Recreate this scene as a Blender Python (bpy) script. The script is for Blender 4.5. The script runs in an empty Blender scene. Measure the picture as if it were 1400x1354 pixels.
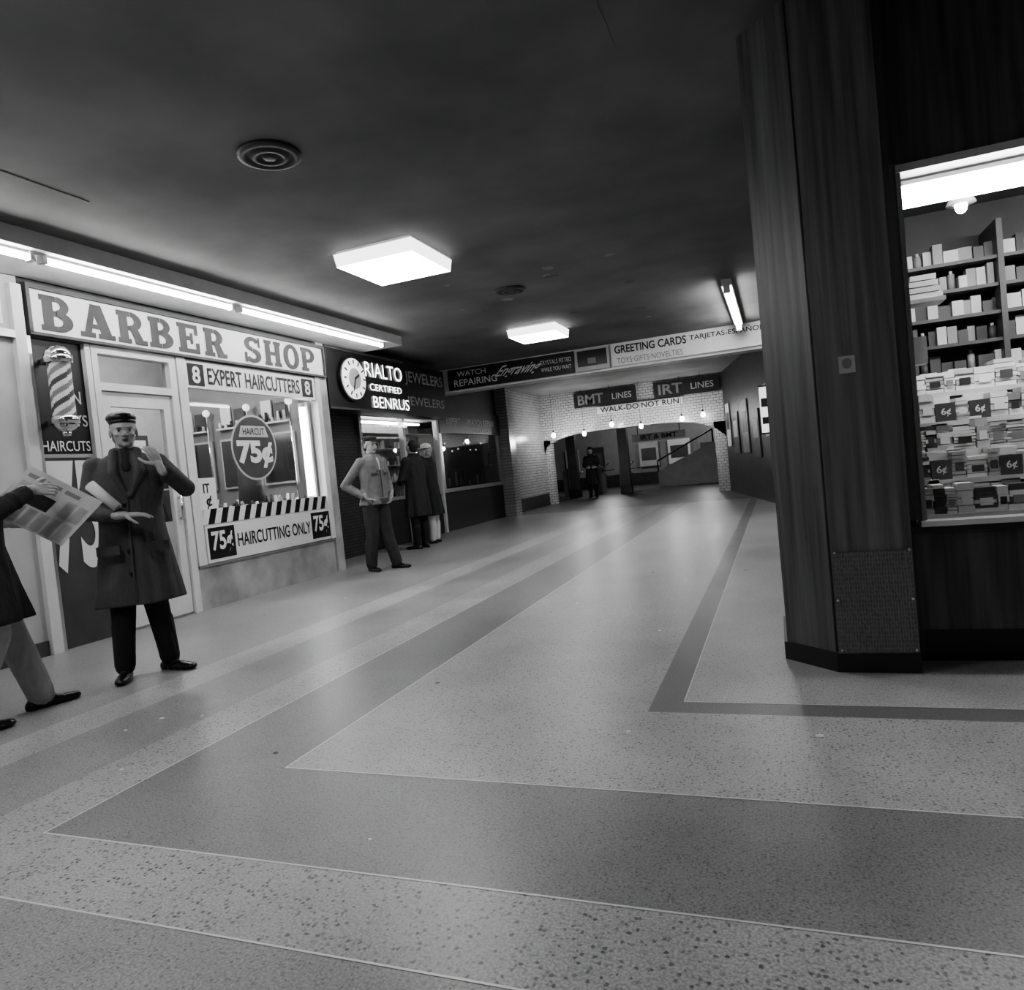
import bpy, bmesh, math, random
from mathutils import Vector, Matrix
from mathutils.bvhtree import BVHTree
random.seed(7)
scene = bpy.context.scene
ZV = Vector((0,0,1))
# ---------------------------------------------------------------- materials
def nt(name):
    m = bpy.data.materials.new(name); m.use_nodes = True
    t = m.node_tree
    return m, t, t.nodes['Principled BSDF']
def mat(name, g, rough=.6, metal=0., emit=0., var=0., scale=4., bump=0., stretch=(1,1,1), detail=6, samp=True, fold=0.):
    m,t,b = nt(name)
    b.inputs['Base Color'].default_value=(g,g,g,1); b.inputs['Roughness'].default_value=rough
    b.inputs['Metallic'].default_value=metal
    if emit>0:
        b.inputs['Emission Color'].default_value=(1,1,1,1); b.inputs['Emission Strength'].default_value=emit
        if not samp:
            try: m.cycles.emission_sampling='NONE'
            except Exception: pass
    if var>0 or bump>0:
        tc=t.nodes.new('ShaderNodeTexCoord'); mp=t.nodes.new('ShaderNodeMapping'); mp.inputs['Scale'].default_value=stretch
        n=t.nodes.new('ShaderNodeTexNoise'); n.inputs['Scale'].default_value=scale; n.inputs['Detail'].default_value=detail
        t.links.new(tc.outputs['Object'],mp.inputs['Vector']); t.links.new(mp.outputs['Vector'],n.inputs['Vector'])
        if var>0:
            r=t.nodes.new('ShaderNodeValToRGB')
            a=max(g*(1-var),0); c=min(g*(1+var),1)
            r.color_ramp.elements[0].position=.3; r.color_ramp.elements[1].position=.7
            r.color_ramp.elements[0].color=(a,a,a,1); r.color_ramp.elements[1].color=(c,c,c,1)
            t.links.new(n.outputs['Fac'],r.inputs['Fac']); t.links.new(r.outputs['Color'],b.inputs['Base Color'])
        if bump>0:
            bp=t.nodes.new('ShaderNodeBump'); bp.inputs['Strength'].default_value=bump; bp.inputs['Distance'].default_value=.02
            t.links.new(n.outputs['Fac'],bp.inputs['Height']); t.links.new(bp.outputs['Normal'],b.inputs['Normal'])
    if fold>0:   # cloth creases
        tc=t.nodes.new('ShaderNodeTexCoord'); mp=t.nodes.new('ShaderNodeMapping'); mp.inputs['Scale'].default_value=(1,1,.45); mp.inputs['Rotation'].default_value=(.4,.25,0)
        n=t.nodes.new('ShaderNodeTexNoise'); n.inputs['Scale'].default_value=7; n.inputs['Detail'].default_value=2; n.inputs['Distortion'].default_value=1.
        t.links.new(tc.outputs['Object'],mp.inputs['Vector']); t.links.new(mp.outputs['Vector'],n.inputs['Vector'])
        bp=t.nodes.new('ShaderNodeBump'); bp.inputs['Strength'].default_value=fold; bp.inputs['Distance'].default_value=.06
        t.links.new(n.outputs['Fac'],bp.inputs['Height']); t.links.new(bp.outputs['Normal'],b.inputs['Normal'])
    return m
def terrazzo(name, base, chip, scale, amount, rough=.34, var=.2):
    m,t,b=nt(name); N=t.nodes.new; L=t.links.new
    tc=N('ShaderNodeTexCoord')
    v=N('ShaderNodeTexVoronoi'); v.inputs['Scale'].default_value=scale
    wn=N('ShaderNodeTexNoise'); wn.inputs['Scale'].default_value=scale*1.6
    va=N('ShaderNodeVectorMath'); va.operation='MULTIPLY_ADD'; va.inputs[1].default_value=(.012,.012,.012)
    L(tc.outputs['Object'],wn.inputs['Vector']); L(wn.outputs['Color'],va.inputs[0]); L(tc.outputs['Object'],va.inputs[2])
    L(va.outputs[0],v.inputs['Vector'])
    s=N('ShaderNodeSeparateColor'); L(v.outputs['Color'],s.inputs['Color'])
    g1=N('ShaderNodeMath'); g1.operation='GREATER_THAN'; g1.inputs[1].default_value=1-amount; L(s.outputs[0],g1.inputs[0])
    g2=N('ShaderNodeMapRange'); g2.inputs[1].default_value=.46; g2.inputs[2].default_value=.3; L(v.outputs['Distance'],g2.inputs[0])
    g0=N('ShaderNodeMapRange'); g0.inputs[3].default_value=.25; g0.inputs[4].default_value=1.; L(s.outputs[1],g0.inputs[0])
    g3=N('ShaderNodeMath'); g3.operation='MULTIPLY'; L(g0.outputs[0],g3.inputs[0]); L(g1.outputs[0],g3.inputs[1])
    mu=N('ShaderNodeMath'); mu.operation='MULTIPLY'; L(g3.outputs[0],mu.inputs[0]); L(g2.outputs[0],mu.inputs[1])
    n=N('ShaderNodeTexNoise'); n.inputs['Scale'].default_value=1.1; n.inputs['Detail'].default_value=9; n.inputs['Roughness'].default_value=.65; L(tc.outputs['Object'],n.inputs['Vector'])
    n2=N('ShaderNodeTexNoise'); n2.inputs['Scale'].default_value=130; n2.inputs['Detail'].default_value=3; L(tc.outputs['Object'],n2.inputs['Vector'])
    r=N('ShaderNodeValToRGB'); r.color_ramp.elements[0].position=.32; r.color_ramp.elements[1].position=.68
    a=base*(1-var); c=base*(1+var)
    r.color_ramp.elements[0].color=(a,a,a,1); r.color_ramp.elements[1].color=(c,c,c,1); L(n.outputs['Fac'],r.inputs['Fac'])
    r2=N('ShaderNodeValToRGB'); r2.color_ramp.elements[0].position=.35; r2.color_ramp.elements[1].position=.65
    r2.color_ramp.elements[0].color=(.66,.66,.66,1); r2.color_ramp.elements[1].color=(1.16,1.16,1.16,1); L(n2.outputs['Fac'],r2.inputs['Fac'])
    mm=N('ShaderNodeMix'); mm.data_type='RGBA'; mm.blend_type='MULTIPLY'; mm.inputs[0].default_value=1
    L(r.outputs['Color'],mm.inputs[6]); L(r2.outputs['Color'],mm.inputs[7])
    mx=N('ShaderNodeMix'); mx.data_type='RGBA'; L(mu.outputs[0],mx.inputs[0]); L(mm.outputs[2],mx.inputs[6]); mx.inputs[7].default_value=(chip,chip,chip,1)
    L(mx.outputs[2],b.inputs['Base Color'])
    rr=N('ShaderNodeMapRange'); rr.inputs[3].default_value=rough-.08; rr.inputs[4].default_value=rough+.16; L(n.outputs['Fac'],rr.inputs[0]); L(rr.outputs[0],b.inputs['Roughness'])
    return m
def tile(name, plane, w=.15, h=.075, a=.6, c=.5, grout=.12, rough=.25):
    m,t,b=nt(name); N=t.nodes.new; L=t.links.new
    tc=N('ShaderNodeTexCoord'); s=N('ShaderNodeSeparateXYZ'); cb=N('ShaderNodeCombineXYZ')
    L(tc.outputs['Object'],s.inputs[0]); L(s.outputs[0 if plane=='xz' else 1],cb.inputs[0]); L(s.outputs[2],cb.inputs[1])
    br=N('ShaderNodeTexBrick'); L(cb.outputs[0],br.inputs['Vector'])
    br.inputs['Scale'].default_value=1; br.inputs['Brick Width'].default_value=w; br.inputs['Row Height'].default_value=h
    br.inputs['Mortar Size'].default_value=.006; br.inputs['Color1'].default_value=(a,a,a,1); br.inputs['Color2'].default_value=(c,c,c,1)
    br.inputs['Mortar'].default_value=(grout,grout,grout,1)
    L(br.outputs['Color'],b.inputs['Base Color']); b.inputs['Roughness'].default_value=rough
    return m
def glassm(name, tint=.95, amp=.7, base=.04):
    m=bpy.data.materials.new(name); m.use_nodes=True; t=m.node_tree; t.nodes.clear(); N=t.nodes.new; L=t.links.new
    o=N('ShaderNodeOutputMaterial'); mx=N('ShaderNodeMixShader'); tr=N('ShaderNodeBsdfTransparent'); gl=N('ShaderNodeBsdfGlossy'); lw=N('ShaderNodeLayerWeight')
    lw.inputs[0].default_value=.5
    p=N('ShaderNodeMath'); p.operation='POWER'; p.inputs[1].default_value=4; L(lw.outputs['Facing'],p.inputs[0])
    q=N('ShaderNodeMath'); q.operation='MULTIPLY_ADD'; q.inputs[1].default_value=amp; q.inputs[2].default_value=base; L(p.outputs[0],q.inputs[0])
    tr.inputs['Color'].default_value=(tint,tint,tint,1); gl.inputs['Roughness'].default_value=.02
    L(q.outputs[0],mx.inputs[0]); L(tr.outputs[0],mx.inputs[1]); L(gl.outputs[0],mx.inputs[2]); L(mx.outputs[0],o.inputs['Surface'])
    return m
def embossed(name,g):
    m,t,b=nt(name); N=t.nodes.new; L=t.links.new
    tc=N('ShaderNodeTexCoord'); mp=N('ShaderNodeMapping'); mp.inputs['Scale'].default_value=(1,1,.55)
    v=N('ShaderNodeTexVoronoi'); v.inputs['Scale'].default_value=85; v.inputs['Randomness'].default_value=.25
    L(tc.outputs['Object'],mp.inputs[0]); L(mp.outputs[0],v.inputs['Vector'])
    bp=N('ShaderNodeBump'); bp.inputs['Strength'].default_value=.6; bp.inputs['Distance'].default_value=.01; L(v.outputs['Distance'],bp.inputs['Height']); L(bp.outputs['Normal'],b.inputs['Normal'])
    r=N('ShaderNodeValToRGB'); r.color_ramp.elements[0].color=(g*.45,)*3+(1,); r.color_ramp.elements[1].color=(g*1.3,)*3+(1,); r.color_ramp.elements[1].position=.6
    L(v.outputs['Distance'],r.inputs['Fac']); L(r.outputs['Color'],b.inputs['Base Color']); b.inputs['Roughness'].default_value=.4
    return m

M={}
M['white']=mat('enamel_white',.7,.45,var=.08)
M['sign']=mat('sign_white',.78,.5,var=.05,scale=2)
M['letter']=mat('letter_grey',.05,.55,var=.25,scale=6)
M['black']=mat('black_paint',.012,.35)
M['dark']=mat('dark_paint',.03,.5,var=.3)
M['dgrey']=mat('dark_grey',.07,.5,var=.2)
M['grey']=mat('mid_grey',.25,.5,var=.1)
M['lgrey']=mat('light_grey',.5,.5,var=.1)
M['cream']=mat('cream_wall_paint',.5,.5,var=.15,scale=3)
M['marble']=mat('stained_wall_panel',.37,.4,var=.32,scale=3.5)
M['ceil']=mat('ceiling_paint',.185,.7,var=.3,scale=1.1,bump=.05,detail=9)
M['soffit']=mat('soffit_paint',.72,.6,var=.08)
M['alu']=mat('aluminium',.6,.3,metal=.9)
M['chrome']=mat('chrome',.7,.12,metal=1)
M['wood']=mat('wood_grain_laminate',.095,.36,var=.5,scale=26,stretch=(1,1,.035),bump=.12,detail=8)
M['wood_lit']=mat('wood_grain_lit_front',.15,.34,var=.45,scale=26,stretch=(1,1,.035),bump=.12,detail=8)  # paler copy of the column wood, light on the front face put into colour
M['wood2']=mat('wood_grain_panel',.075,.38,var=.55,scale=24,stretch=(1,1,.05),bump=.12,detail=8)
M['emboss']=embossed('embossed_kick_plate',.14)
M['glass']=glassm('window_glass')
M['dglass']=glassm('dark_window_glass',.6,.8,.12)
M['lampb']=mat('lamp_diffuser_bottom',.8,emit=18)
M['fillw']=mat('fill_lamp_weak_glow',.8,emit=9)
M['lamps']=mat('lamp_diffuser_side',.8,emit=1.6)
M['tube']=mat('fluorescent_tube_glow',.9,emit=28)
M['ktube']=mat('kiosk_tube_glow',.9,emit=26)
M['neon']=mat('neon_glow',.9,emit=3,samp=False)
M['bulb']=mat('bulb_glow',.9,emit=40,samp=False)
M['glow1']=mat('lit_panel',.8,emit=.6,samp=False)
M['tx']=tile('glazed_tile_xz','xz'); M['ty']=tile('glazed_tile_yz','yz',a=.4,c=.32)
M['brick']=tile('dark_louver_brick','yz',.2,.05,.06,.045,.015,.5)
M['t_lite']=terrazzo('terrazzo_light_coarse',.38,.07,64,.5)
M['t_fine']=terrazzo('terrazzo_light',.40,.11,74,.42)
M['t_mid']=terrazzo('terrazzo_mid',.29,.1,95,.4)
M['t_dark']=terrazzo('terrazzo_dark',.225,.08,100,.4)
M['t_pale']=terrazzo('terrazzo_pale',.41,.16,85,.35)
M['t_stripe']=terrazzo('terrazzo_stripe',.17,.13,120,.2,var=.08)
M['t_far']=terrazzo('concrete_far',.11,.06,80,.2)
M['strip']=mat('divider_strip',.65,.4,metal=.2)
M['paper']=mat('newsprint',.62,.8,var=.06,scale=20)
M['ink']=mat('ink',.03,.7)
M['inkg']=mat('ink_grey',.3,.8)
M['skin']=mat('skin',.40,.5,var=.12,scale=30)
M['lip_lidshade']=mat('lips_and_lid_shade',.17,.5)
M['eyew']=mat('eye_white',.45,.3); M['eyed']=mat('eye_dark',.01,.2)
M['hairw']=mat('hair_grey',.3,.7,var=.4,scale=80); M['haird']=mat('hair_dark',.02,.6,var=.4,scale=80)
M['coat']=mat('tweed_coat',.085,.9,var=.12,scale=90,fold=.38)
M['coatd']=mat('dark_coat',.022,.85,var=.2,scale=60,fold=.45)
M['jacket']=mat('light_jacket',.2,.8,var=.1,scale=14,fold=.6)
M['trous']=mat('black_trousers',.012,.8,fold=.5); M['khaki']=mat('khaki_trousers',.36,.8,var=.08,scale=12,fold=.6)
M['gtrous']=mat('grey_trousers',.035,.8,var=.15,scale=14,fold=.6)
M['shoe']=mat('black_shoe',.012,.25)
M['hatw']=mat('white_hat',.65,.8); M['scarf']=mat('dark_scarf',.03,.9,fold=.6)

# ---------------------------------------------------------------- mesh builder
_tc={}
def text_geo(s,bold=0.0):
    k=(s,bold)
    if k in _tc: return _tc[k]
    cu=bpy.data.curves.new('t','FONT'); cu.body=s; cu.offset=bold; cu.resolution_u=4
    ob=bpy.data.objects.new('t',cu); scene.collection.objects.link(ob)
    dg=bpy.context.evaluated_depsgraph_get(); dg.update()
    me=bpy.data.meshes.new_from_object(ob.evaluated_get(dg))
    vs=[(v.co.x,v.co.y) for v in me.vertices]; fs=[tuple(p.vertices) for p in me.polygons]
    bpy.data.objects.remove(ob); bpy.data.curves.remove(cu); bpy.data.meshes.remove(me)
    x0=min(v[0] for v in vs); x1=max(v[0] for v in vs); y0=min(v[1] for v in vs); y1=max(v[1] for v in vs)
    vs=[((x-x0)/(x1-x0)-.5,(y-y0)/(y1-y0)-.5) for x,y in vs]
    _tc[k]=(vs,fs); return _tc[k]
class MB:
    def __init__(s): s.v=[];s.f=[];s.m=[];s.s=[];s.mats=[]
    def mi(s,m):
        if isinstance(m,str): m=M[m]
        if m not in s.mats: s.mats.append(m)
        return s.mats.index(m)
    def add(s,vs,fs,m,smooth=False):
        b=len(s.v); s.v+= [Vector(v) for v in vs]; i=s.mi(m)
        for f in fs: s.f.append(tuple(b+k for k in f)); s.m.append(i); s.s.append(smooth)
    def box(s,x0,x1,y0,y1,z0,z1,m):
        vs=[(x,y,z) for x in (x0,x1) for y in (y0,y1) for z in (z0,z1)]
        s.add(vs,[(0,1,3,2),(4,6,7,5),(0,4,5,1),(2,3,7,6),(0,2,6,4),(1,5,7,3)],m)
    def obox(s,c,ax,h,m):
        c=Vector(c); vs=[c+ax[0]*(i*h[0])+ax[1]*(j*h[1])+ax[2]*(k*h[2]) for i in(-1,1) for j in(-1,1) for k in(-1,1)]
        s.add(vs,[(0,1,3,2),(4,6,7,5),(0,4,5,1),(2,3,7,6),(0,2,6,4),(1,5,7,3)],m)
    def quad(s,a,b,c,d,m): s.add([a,b,c,d],[(0,1,2,3)],m)
    def paneL(s,x,y0,y1,z0,z1,m): s.quad((x,y0,z0),(x,y1,z0),(x,y1,z1),(x,y0,z1),m)
    def prism(s,pts,z0,z1,m):
        n=len(pts); vs=[(x,y,z0) for x,y in pts]+[(x,y,z1) for x,y in pts]
        s.add(vs,[(i,(i+1)%n,n+(i+1)%n,n+i) for i in range(n)]+[tuple(range(n))[::-1],tuple(range(n,2*n))],m)
    def prism_y(s,pts,y0,y1,m):
        n=len(pts); vs=[(x,y0,z) for x,z in pts]+[(x,y1,z) for x,z in pts]
        s.add(vs,[(i,(i+1)%n,n+(i+1)%n,n+i) for i in range(n)]+[tuple(range(n))[::-1],tuple(range(n,2*n))],m)
    def loft(s,rings,m,smooth=True):
        n=len(rings[0]); vs=[p for r in rings for p in r]; fs=[]
        for j in range(len(rings)-1):
            for i in range(n): fs.append((j*n+i,j*n+(i+1)%n,(j+1)*n+(i+1)%n,(j+1)*n+i))
        fs.append(tuple(range(n))[::-1]); fs.append(tuple((len(rings)-1)*n+i for i in range(n)))
        s.add(vs,fs,m,smooth)
    def cyl(s,p0,p1,r0,r1,m,n=16,smooth=True,rnd=False):
        p0=Vector(p0);p1=Vector(p1); d=(p1-p0)
        L=d.length; d=d/L if L>0 else ZV
        a=d.orthogonal().normalized(); b=d.cross(a); rings=[]
        def ring(c,r): return [c+a*(math.cos(t)*r)+b*(math.sin(t)*r) for t in [2*math.pi*i/n for i in range(n)]]
        if rnd:
            for k in (80,60,35): rings.append(ring(p0-d*(r0*math.sin(math.radians(k))),r0*math.cos(math.radians(k))))
        rings+= [ring(p0,r0),ring(p1,r1)]
        if rnd:
            for k in (35,60,80): rings.append(ring(p1+d*(r1*math.sin(math.radians(k))),r1*math.cos(math.radians(k))))
        s.loft(rings,m,smooth)
    def ell(s,c,r,m,ax=None,n=18,k=10):
        c=Vector(c); ax=ax or (Vector((1,0,0)),Vector((0,1,0)),ZV); rings=[]
        for j in range(k+1):
            ph=-math.pi/2+math.pi*(j+.15)/(k+.3)
            rings.append([c+ax[0]*(r[0]*math.cos(ph)*math.cos(t))+ax[1]*(r[1]*math.cos(ph)*math.sin(t))+ax[2]*(r[2]*math.sin(ph)) for t in [2*math.pi*i/n for i in range(n)]])
        s.loft(rings,m)
    def text(s,t,o,u,v,w,h,m,bold=.0,shear=0.):
        vs,fs=text_geo(t,bold); o=Vector(o);u=Vector(u);v=Vector(v)
        s.add([o+u*((x+shear*y)*w)+v*(y*h) for x,y in vs],fs,m)
    def build(s,name,parent=None,fix=True):
        me=bpy.data.meshes.new(name)
        xs=[v.x for v in s.v];ys=[v.y for v in s.v];zs=[v.z for v in s.v]
        o=Vector(((min(xs)+max(xs))/2,(min(ys)+max(ys))/2,min(zs))) if fix else Vector((0,0,0))
        me.from_pydata([v-o for v in s.v],[],s.f)
        for m in s.mats: me.materials.append(m)
        me.polygons.foreach_set('material_index',s.m); me.polygons.foreach_set('use_smooth',s.s); me.update()
        ob=bpy.data.objects.new(name,me); ob.location=o; scene.collection.objects.link(ob)
        if parent: ob.parent=parent
        return ob
U_L=((0,1,0),(0,0,1)); U_F=((1,0,0),(0,0,1))
H=3.2; XW=-5.62; XR=-6.4
# ---------------------------------------------------------------- floor
fl=MB(); XL=-10; XE=4.5; YE=16.5
def Lband(x0,y0,x1,y1,m):
    fl.quad((x0,y0,0),(XE,y0,0),(XE,y1,0),(x0,y1,0),m)
    fl.quad((x0,y1,0),(x1,y1,0),(x1,YE,0),(x0,YE,0),m)
Lband(XL,-4,-3.75,.6,'t_mid')
Lband(-3.75,.6,-3.42,.93,'t_fine')
Lband(-3.42,.93,-2.87,1.37,'t_mid')
Lband(-2.87,1.37,-2.54,1.70,'t_lite')
Lband(-2.54,1.70,-1.98,2.32,'t_dark')
Lband(-1.98,2.32,-.626,3.08,'t_fine')
Lband(-.626,3.08,-.483,3.22,'t_stripe')
fl.quad((-.483,3.22,0),(XE,3.22,0),(XE,YE,0),(-.483,YE,0),'t_pale')
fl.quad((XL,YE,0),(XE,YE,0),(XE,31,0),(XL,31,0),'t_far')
for x,y in ((-2.87,1.37),(-2.54,1.70),(-1.98,2.32)):
    w=.0035
    fl.quad((x-w,y-w,.001),(XE,y-w,.001),(XE,y+w,.001),(x-w,y+w,.001),'strip')
    if x>-2.6: fl.quad((x-w,y+w,.001),(x+w,y+w,.001),(x+w,YE,.001),(x-w,YE,.001),'strip')
fl.quad((-.483,3.217,.001),(XE,3.217,.001),(XE,3.222,.001),(-.483,3.222,.001),'strip')
fl.quad((-.486,3.22,.001),(-.481,3.22,.001),(-.481,12,.001),(-.486,12,.001),'strip')
fl.box(XL,XE,-4,31,-.1,-.005,'dark')
fl.build('floor',fix=False)
sm=MB()
for k in range(26):
    x=random.uniform(-4.6,.6); y=random.uniform(1.2,12); r=random.uniform(.008,.025); n=7
    sm.add([(x+r*random.uniform(.5,1)*math.cos(6.283*i/n),y+r*random.uniform(.5,1)*math.sin(6.283*i/n),.003) for i in range(n)],[tuple(range(n))],random.choice(['paper','sign','dark']))
sm.build('litter_scraps')
# ---------------------------------------------------------------- ceiling
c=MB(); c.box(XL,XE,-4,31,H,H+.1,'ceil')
for (x0,x1,y0,y1) in ((-5.0,-4.18,2.75,3.6),(-1.25,-.6,2.9,3.7)):
    c.box(x0,x1,y0,y1,H-.004,H+.01,'ceil')
for k in range(14):
    x=-2.6+random.uniform(-1.2,1.4); y=8.6+random.uniform(-1.6,2.2); r=random.uniform(.03,.12); n=9
    c.add([(x+r*random.uniform(.4,1)*math.cos(6.283*i/n),y+r*random.uniform(.4,1)*math.sin(6.283*i/n),H-.002) for i in range(n)],[tuple(range(n))],random.choice(['dgrey','grey']))
c.build('ceiling',fix=False)
# ---------------------------------------------------------------- shell walls
w=MB(); w.box(XW-.12,XW,-4,4.07,0,H,'cream'); w.build('wall_left',fix=False)
w=MB(); w.box(XW-.1,XW-.02,4.08,8.0,2.61,H,'dark'); w.build('wall_left',fix=False)
w=MB(); w.box(XW-.12,XW,5.62,8.0,0,.445,'marble'); w.box(XW-.02,XW+.02,5.62,8.0,.435,.455,'alu'); w.build('wall_left',fix=False)
w=MB()
w.box(XW-.12,XW+.02,8.02,8.18,0,H,'marble')
w.box(XR-.1,XW-.12,8.06,8.18,0,H,'dark')
w.box(XR-.1,XR,8.18,10.05,0,H,'brick')
w.build('wall_left',fix=False)
w=MB(); w.box(XR-.1,XR,10.06,16.35,0,.79,'black'); w.build('wall_left',fix=False)
w=MB(); w.box(XR-.1,XR,10.06,16.35,2.51,H,'dark'); w.build('wall_left',fix=False)
w=MB(); w.box(XR-.1,XR,16.36,20.1,0,H,'ty')
w.box(XR-.02,XR+.28,16.4,16.8,0,H,'ty')
w.box(XR-.02,XR+.02,16.8,20,0,.35,'dark')
w.build('wall_left',fix=False)
w=MB(); w.box(XW,XW+.02,-4,3.97,0,.12,'dgrey'); w.build('baseboard_left',fix=False)
w=MB(); w.box(XW,XW+.05,3.98,4.07,0,3.0,'white'); w.box(XW,XW+.05,2.2,3.98,2.56,2.62,'alu'); w.box(XW,XW+.04,2.2,3.9,2.66,2.95,'sign'); w.box(XW,XW+.04,3.2,3.26,0,2.56,'alu'); w.build('trim_1',fix=False)
w=MB(); w.box(XL,XL+.1,-4,31,0,H,'dark'); w.box(XL,XE,-4.1,-4,0,H,'grey'); w.build('wall_back',fix=False)
w=MB(); w.box(3.6,3.7,-4,3.85,0,H,'grey')
w.box(0,.1,4.75,14,0,H,'dark')
for k in range(5):
    y=6+1.6*k; w.box(-.03,0,y,y+1.2,.8,2.4,'dgrey')
a=Vector((0,14,0)); b=Vector((-1.25,20,0)); d=(b-a).normalized()
w.prism([(0,14),(-1.25,20),(.3,20),(.3,14)],0,H,'dark')
w.build('wall_right',fix=False)
pm=MB()
for (t,z0,z1,wd,m) in ((.4,1.3,2.3,.35,'sign'),(1.4,.9,1.9,.7,'dgrey'),(2.6,1.0,2.2,.8,'grey'),(3.9,1.0,2.0,.8,'dgrey'),(5.1,1.2,2.3,.6,'lgrey')):
    nn=Vector((d.y*-1,d.x,0)); nn = nn if nn.x<0 else -nn
    q=a+d*t+nn*.02
    pm.obox(q+d*wd/2+ZV*((z0+z1)/2),(d,nn,ZV),(wd/2,.012,(z1-z0)/2),m)
    pm.obox(q+d*wd/2+nn*.012+ZV*((z0+z1)/2+.1),(d,nn,ZV),(wd*.35,.006,(z1-z0)*.2),'dark' if m!='dgrey' else 'lgrey')
pm.build('wall_posters',fix=False)
pm=MB(); pm.box(-.22,-.03,13.3,13.36,1.35,2.15,'glow1'); pm.box(-.2,-.05,13.29,13.3,1.8,1.95,'ink'); pm.box(-.2,-.05,13.29,13.3,1.5,1.62,'ink'); pm.box(-.05,0,13.28,13.38,1.3,2.2,'dark'); pm.box(-.23,-.03,13.29,13.37,2.15,2.18,'dark'); pm.box(-.23,-.03,13.29,13.37,1.32,1.35,'dark'); pm.build('poster_glow_panel')  # added glowing panel, stands in for bright poster edges
w=MB(); pts=[(-6.4,H),(-6.4,1.5)]
x0,x1=-6.3,-1.5
for i in range(25):
    t=i/24; x=x0+(x1-x0)*t; pts.append((x,1.72+.30*(1-abs(2*t-1)**5)))
pts+=[(-1.25,1.5),(-1.1,H)]
w.prism_y(pts,20,20.3,'tx')
w.box(-6.42,-6.2,20,20.3,0,1.9,'tx'); w.box(-1.55,-1.1,20,20.3,0,1.9,'tx'); w.build('wall_header',fix=False)
w=MB(); w.box(-9.9,2,29.9,30.1,0,H,'grey'); w.box(-9.9,2,29.8,29.9,0,.5,'dark')
w.box(1.9,2.0,20.3,30,0,H,'dgrey')
for x,wd,m in ((-7.6,.7,'dark'),(-5.4,.8,'lgrey'),(-4.2,.9,'sign'),(-3.0,.7,'grey'),(-8.6,.6,'lgrey')):
    w.box(x,x+wd,29.75,29.8,.75,1.75,m); w.box(x+.1,x+wd-.1,29.73,29.75,1.0,1.5,'dgrey')
w.build('wall_far',fix=False)
# ---------------------------------------------------------------- light soffit
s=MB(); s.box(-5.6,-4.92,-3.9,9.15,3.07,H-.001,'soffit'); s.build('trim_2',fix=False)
for (y0,y1) in ((-.2,1.75),(1.85,3.74),(3.87,5.8),(5.95,8.72)):
    s=MB(); s.box(-5.03,-4.99,y0-.03,y1+.03,3.05,3.069,'white'); s.cyl((-5.01,y0,3.02),(-5.01,y1,3.02),.018,.018,'tube',8)
    s.box(-5.04,-4.98,y0-.04,y0,3.0,3.068,'white'); s.box(-5.04,-4.98,y1,y1+.04,3.0,3.068,'white'); s.build('fluorescent_tube_light')
def lamp(x,y,n='ceiling_lamp',sx=.39,sy=.4,m='lampb'):
    s=MB(); s.box(x-sx+.02,x+sx-.02,y-sy+.02,y+sy-.02,3.17,H-.001,'white')
    z0,z1=3.06,3.17
    P=[(x-sx,y-sy),(x+sx,y-sy),(x+sx,y+sy),(x-sx,y+sy)]; Q=[(x-sx+.015,y-sy+.015),(x+sx-.015,y-sy+.015),(x+sx-.015,y+sy-.015),(x-sx+.015,y+sy-.015)]
    vs=[(a,b,z1) for a,b in P]+[(a,b,z0) for a,b in Q]
    s.add(vs,[(i,(i+1)%4,4+(i+1)%4,4+i) for i in range(4)]+[(0,1,2,3)],'lamps'); s.add(vs[4:],[(0,3,2,1)],m)
    s.build(n)
lamp(-3.13,5.85); lamp(-3.18,10.2,sx=.37,sy=.37); lamp(-3.1,1.4,sx=.33,sy=.33); lamp(.2,-2.4,m='fillw')  # last one is an added fill lamp out of view, brightening the column
s=MB(); s.box(-.48,-.36,9.2,12.3,3.12,H-.001,'white'); s.cyl((-.42,9.25,3.08),(-.42,12.25,3.08),.03,.03,'tube',8); s.box(-.46,-.38,9.2,9.25,3.03,3.13,'white'); s.box(-.46,-.38,12.25,12.3,3.03,3.13,'white'); s.build('fluorescent_tube_light')
def vent(x,y,r):
    s=MB()
    prof=[(r,0),(r,.02),(r*.8,.028),(r*.72,.01),(r*.6,.012),(r*.55,.03),(r*.42,.03),(r*.38,.012),(r*.25,.012),(r*.2,.03),(.01,.03)]
    n=32; rings=[[(x+R*math.cos(2*math.pi*i/n),y+R*math.sin(2*math.pi*i/n),H-.001-q) for i in range(n)] for R,q in prof]
    s.loft(rings,'dgrey'); s.build('ceiling_vent')
vent(-2.76,3.69,.19); vent(-2.72,7.8,.18)
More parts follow.
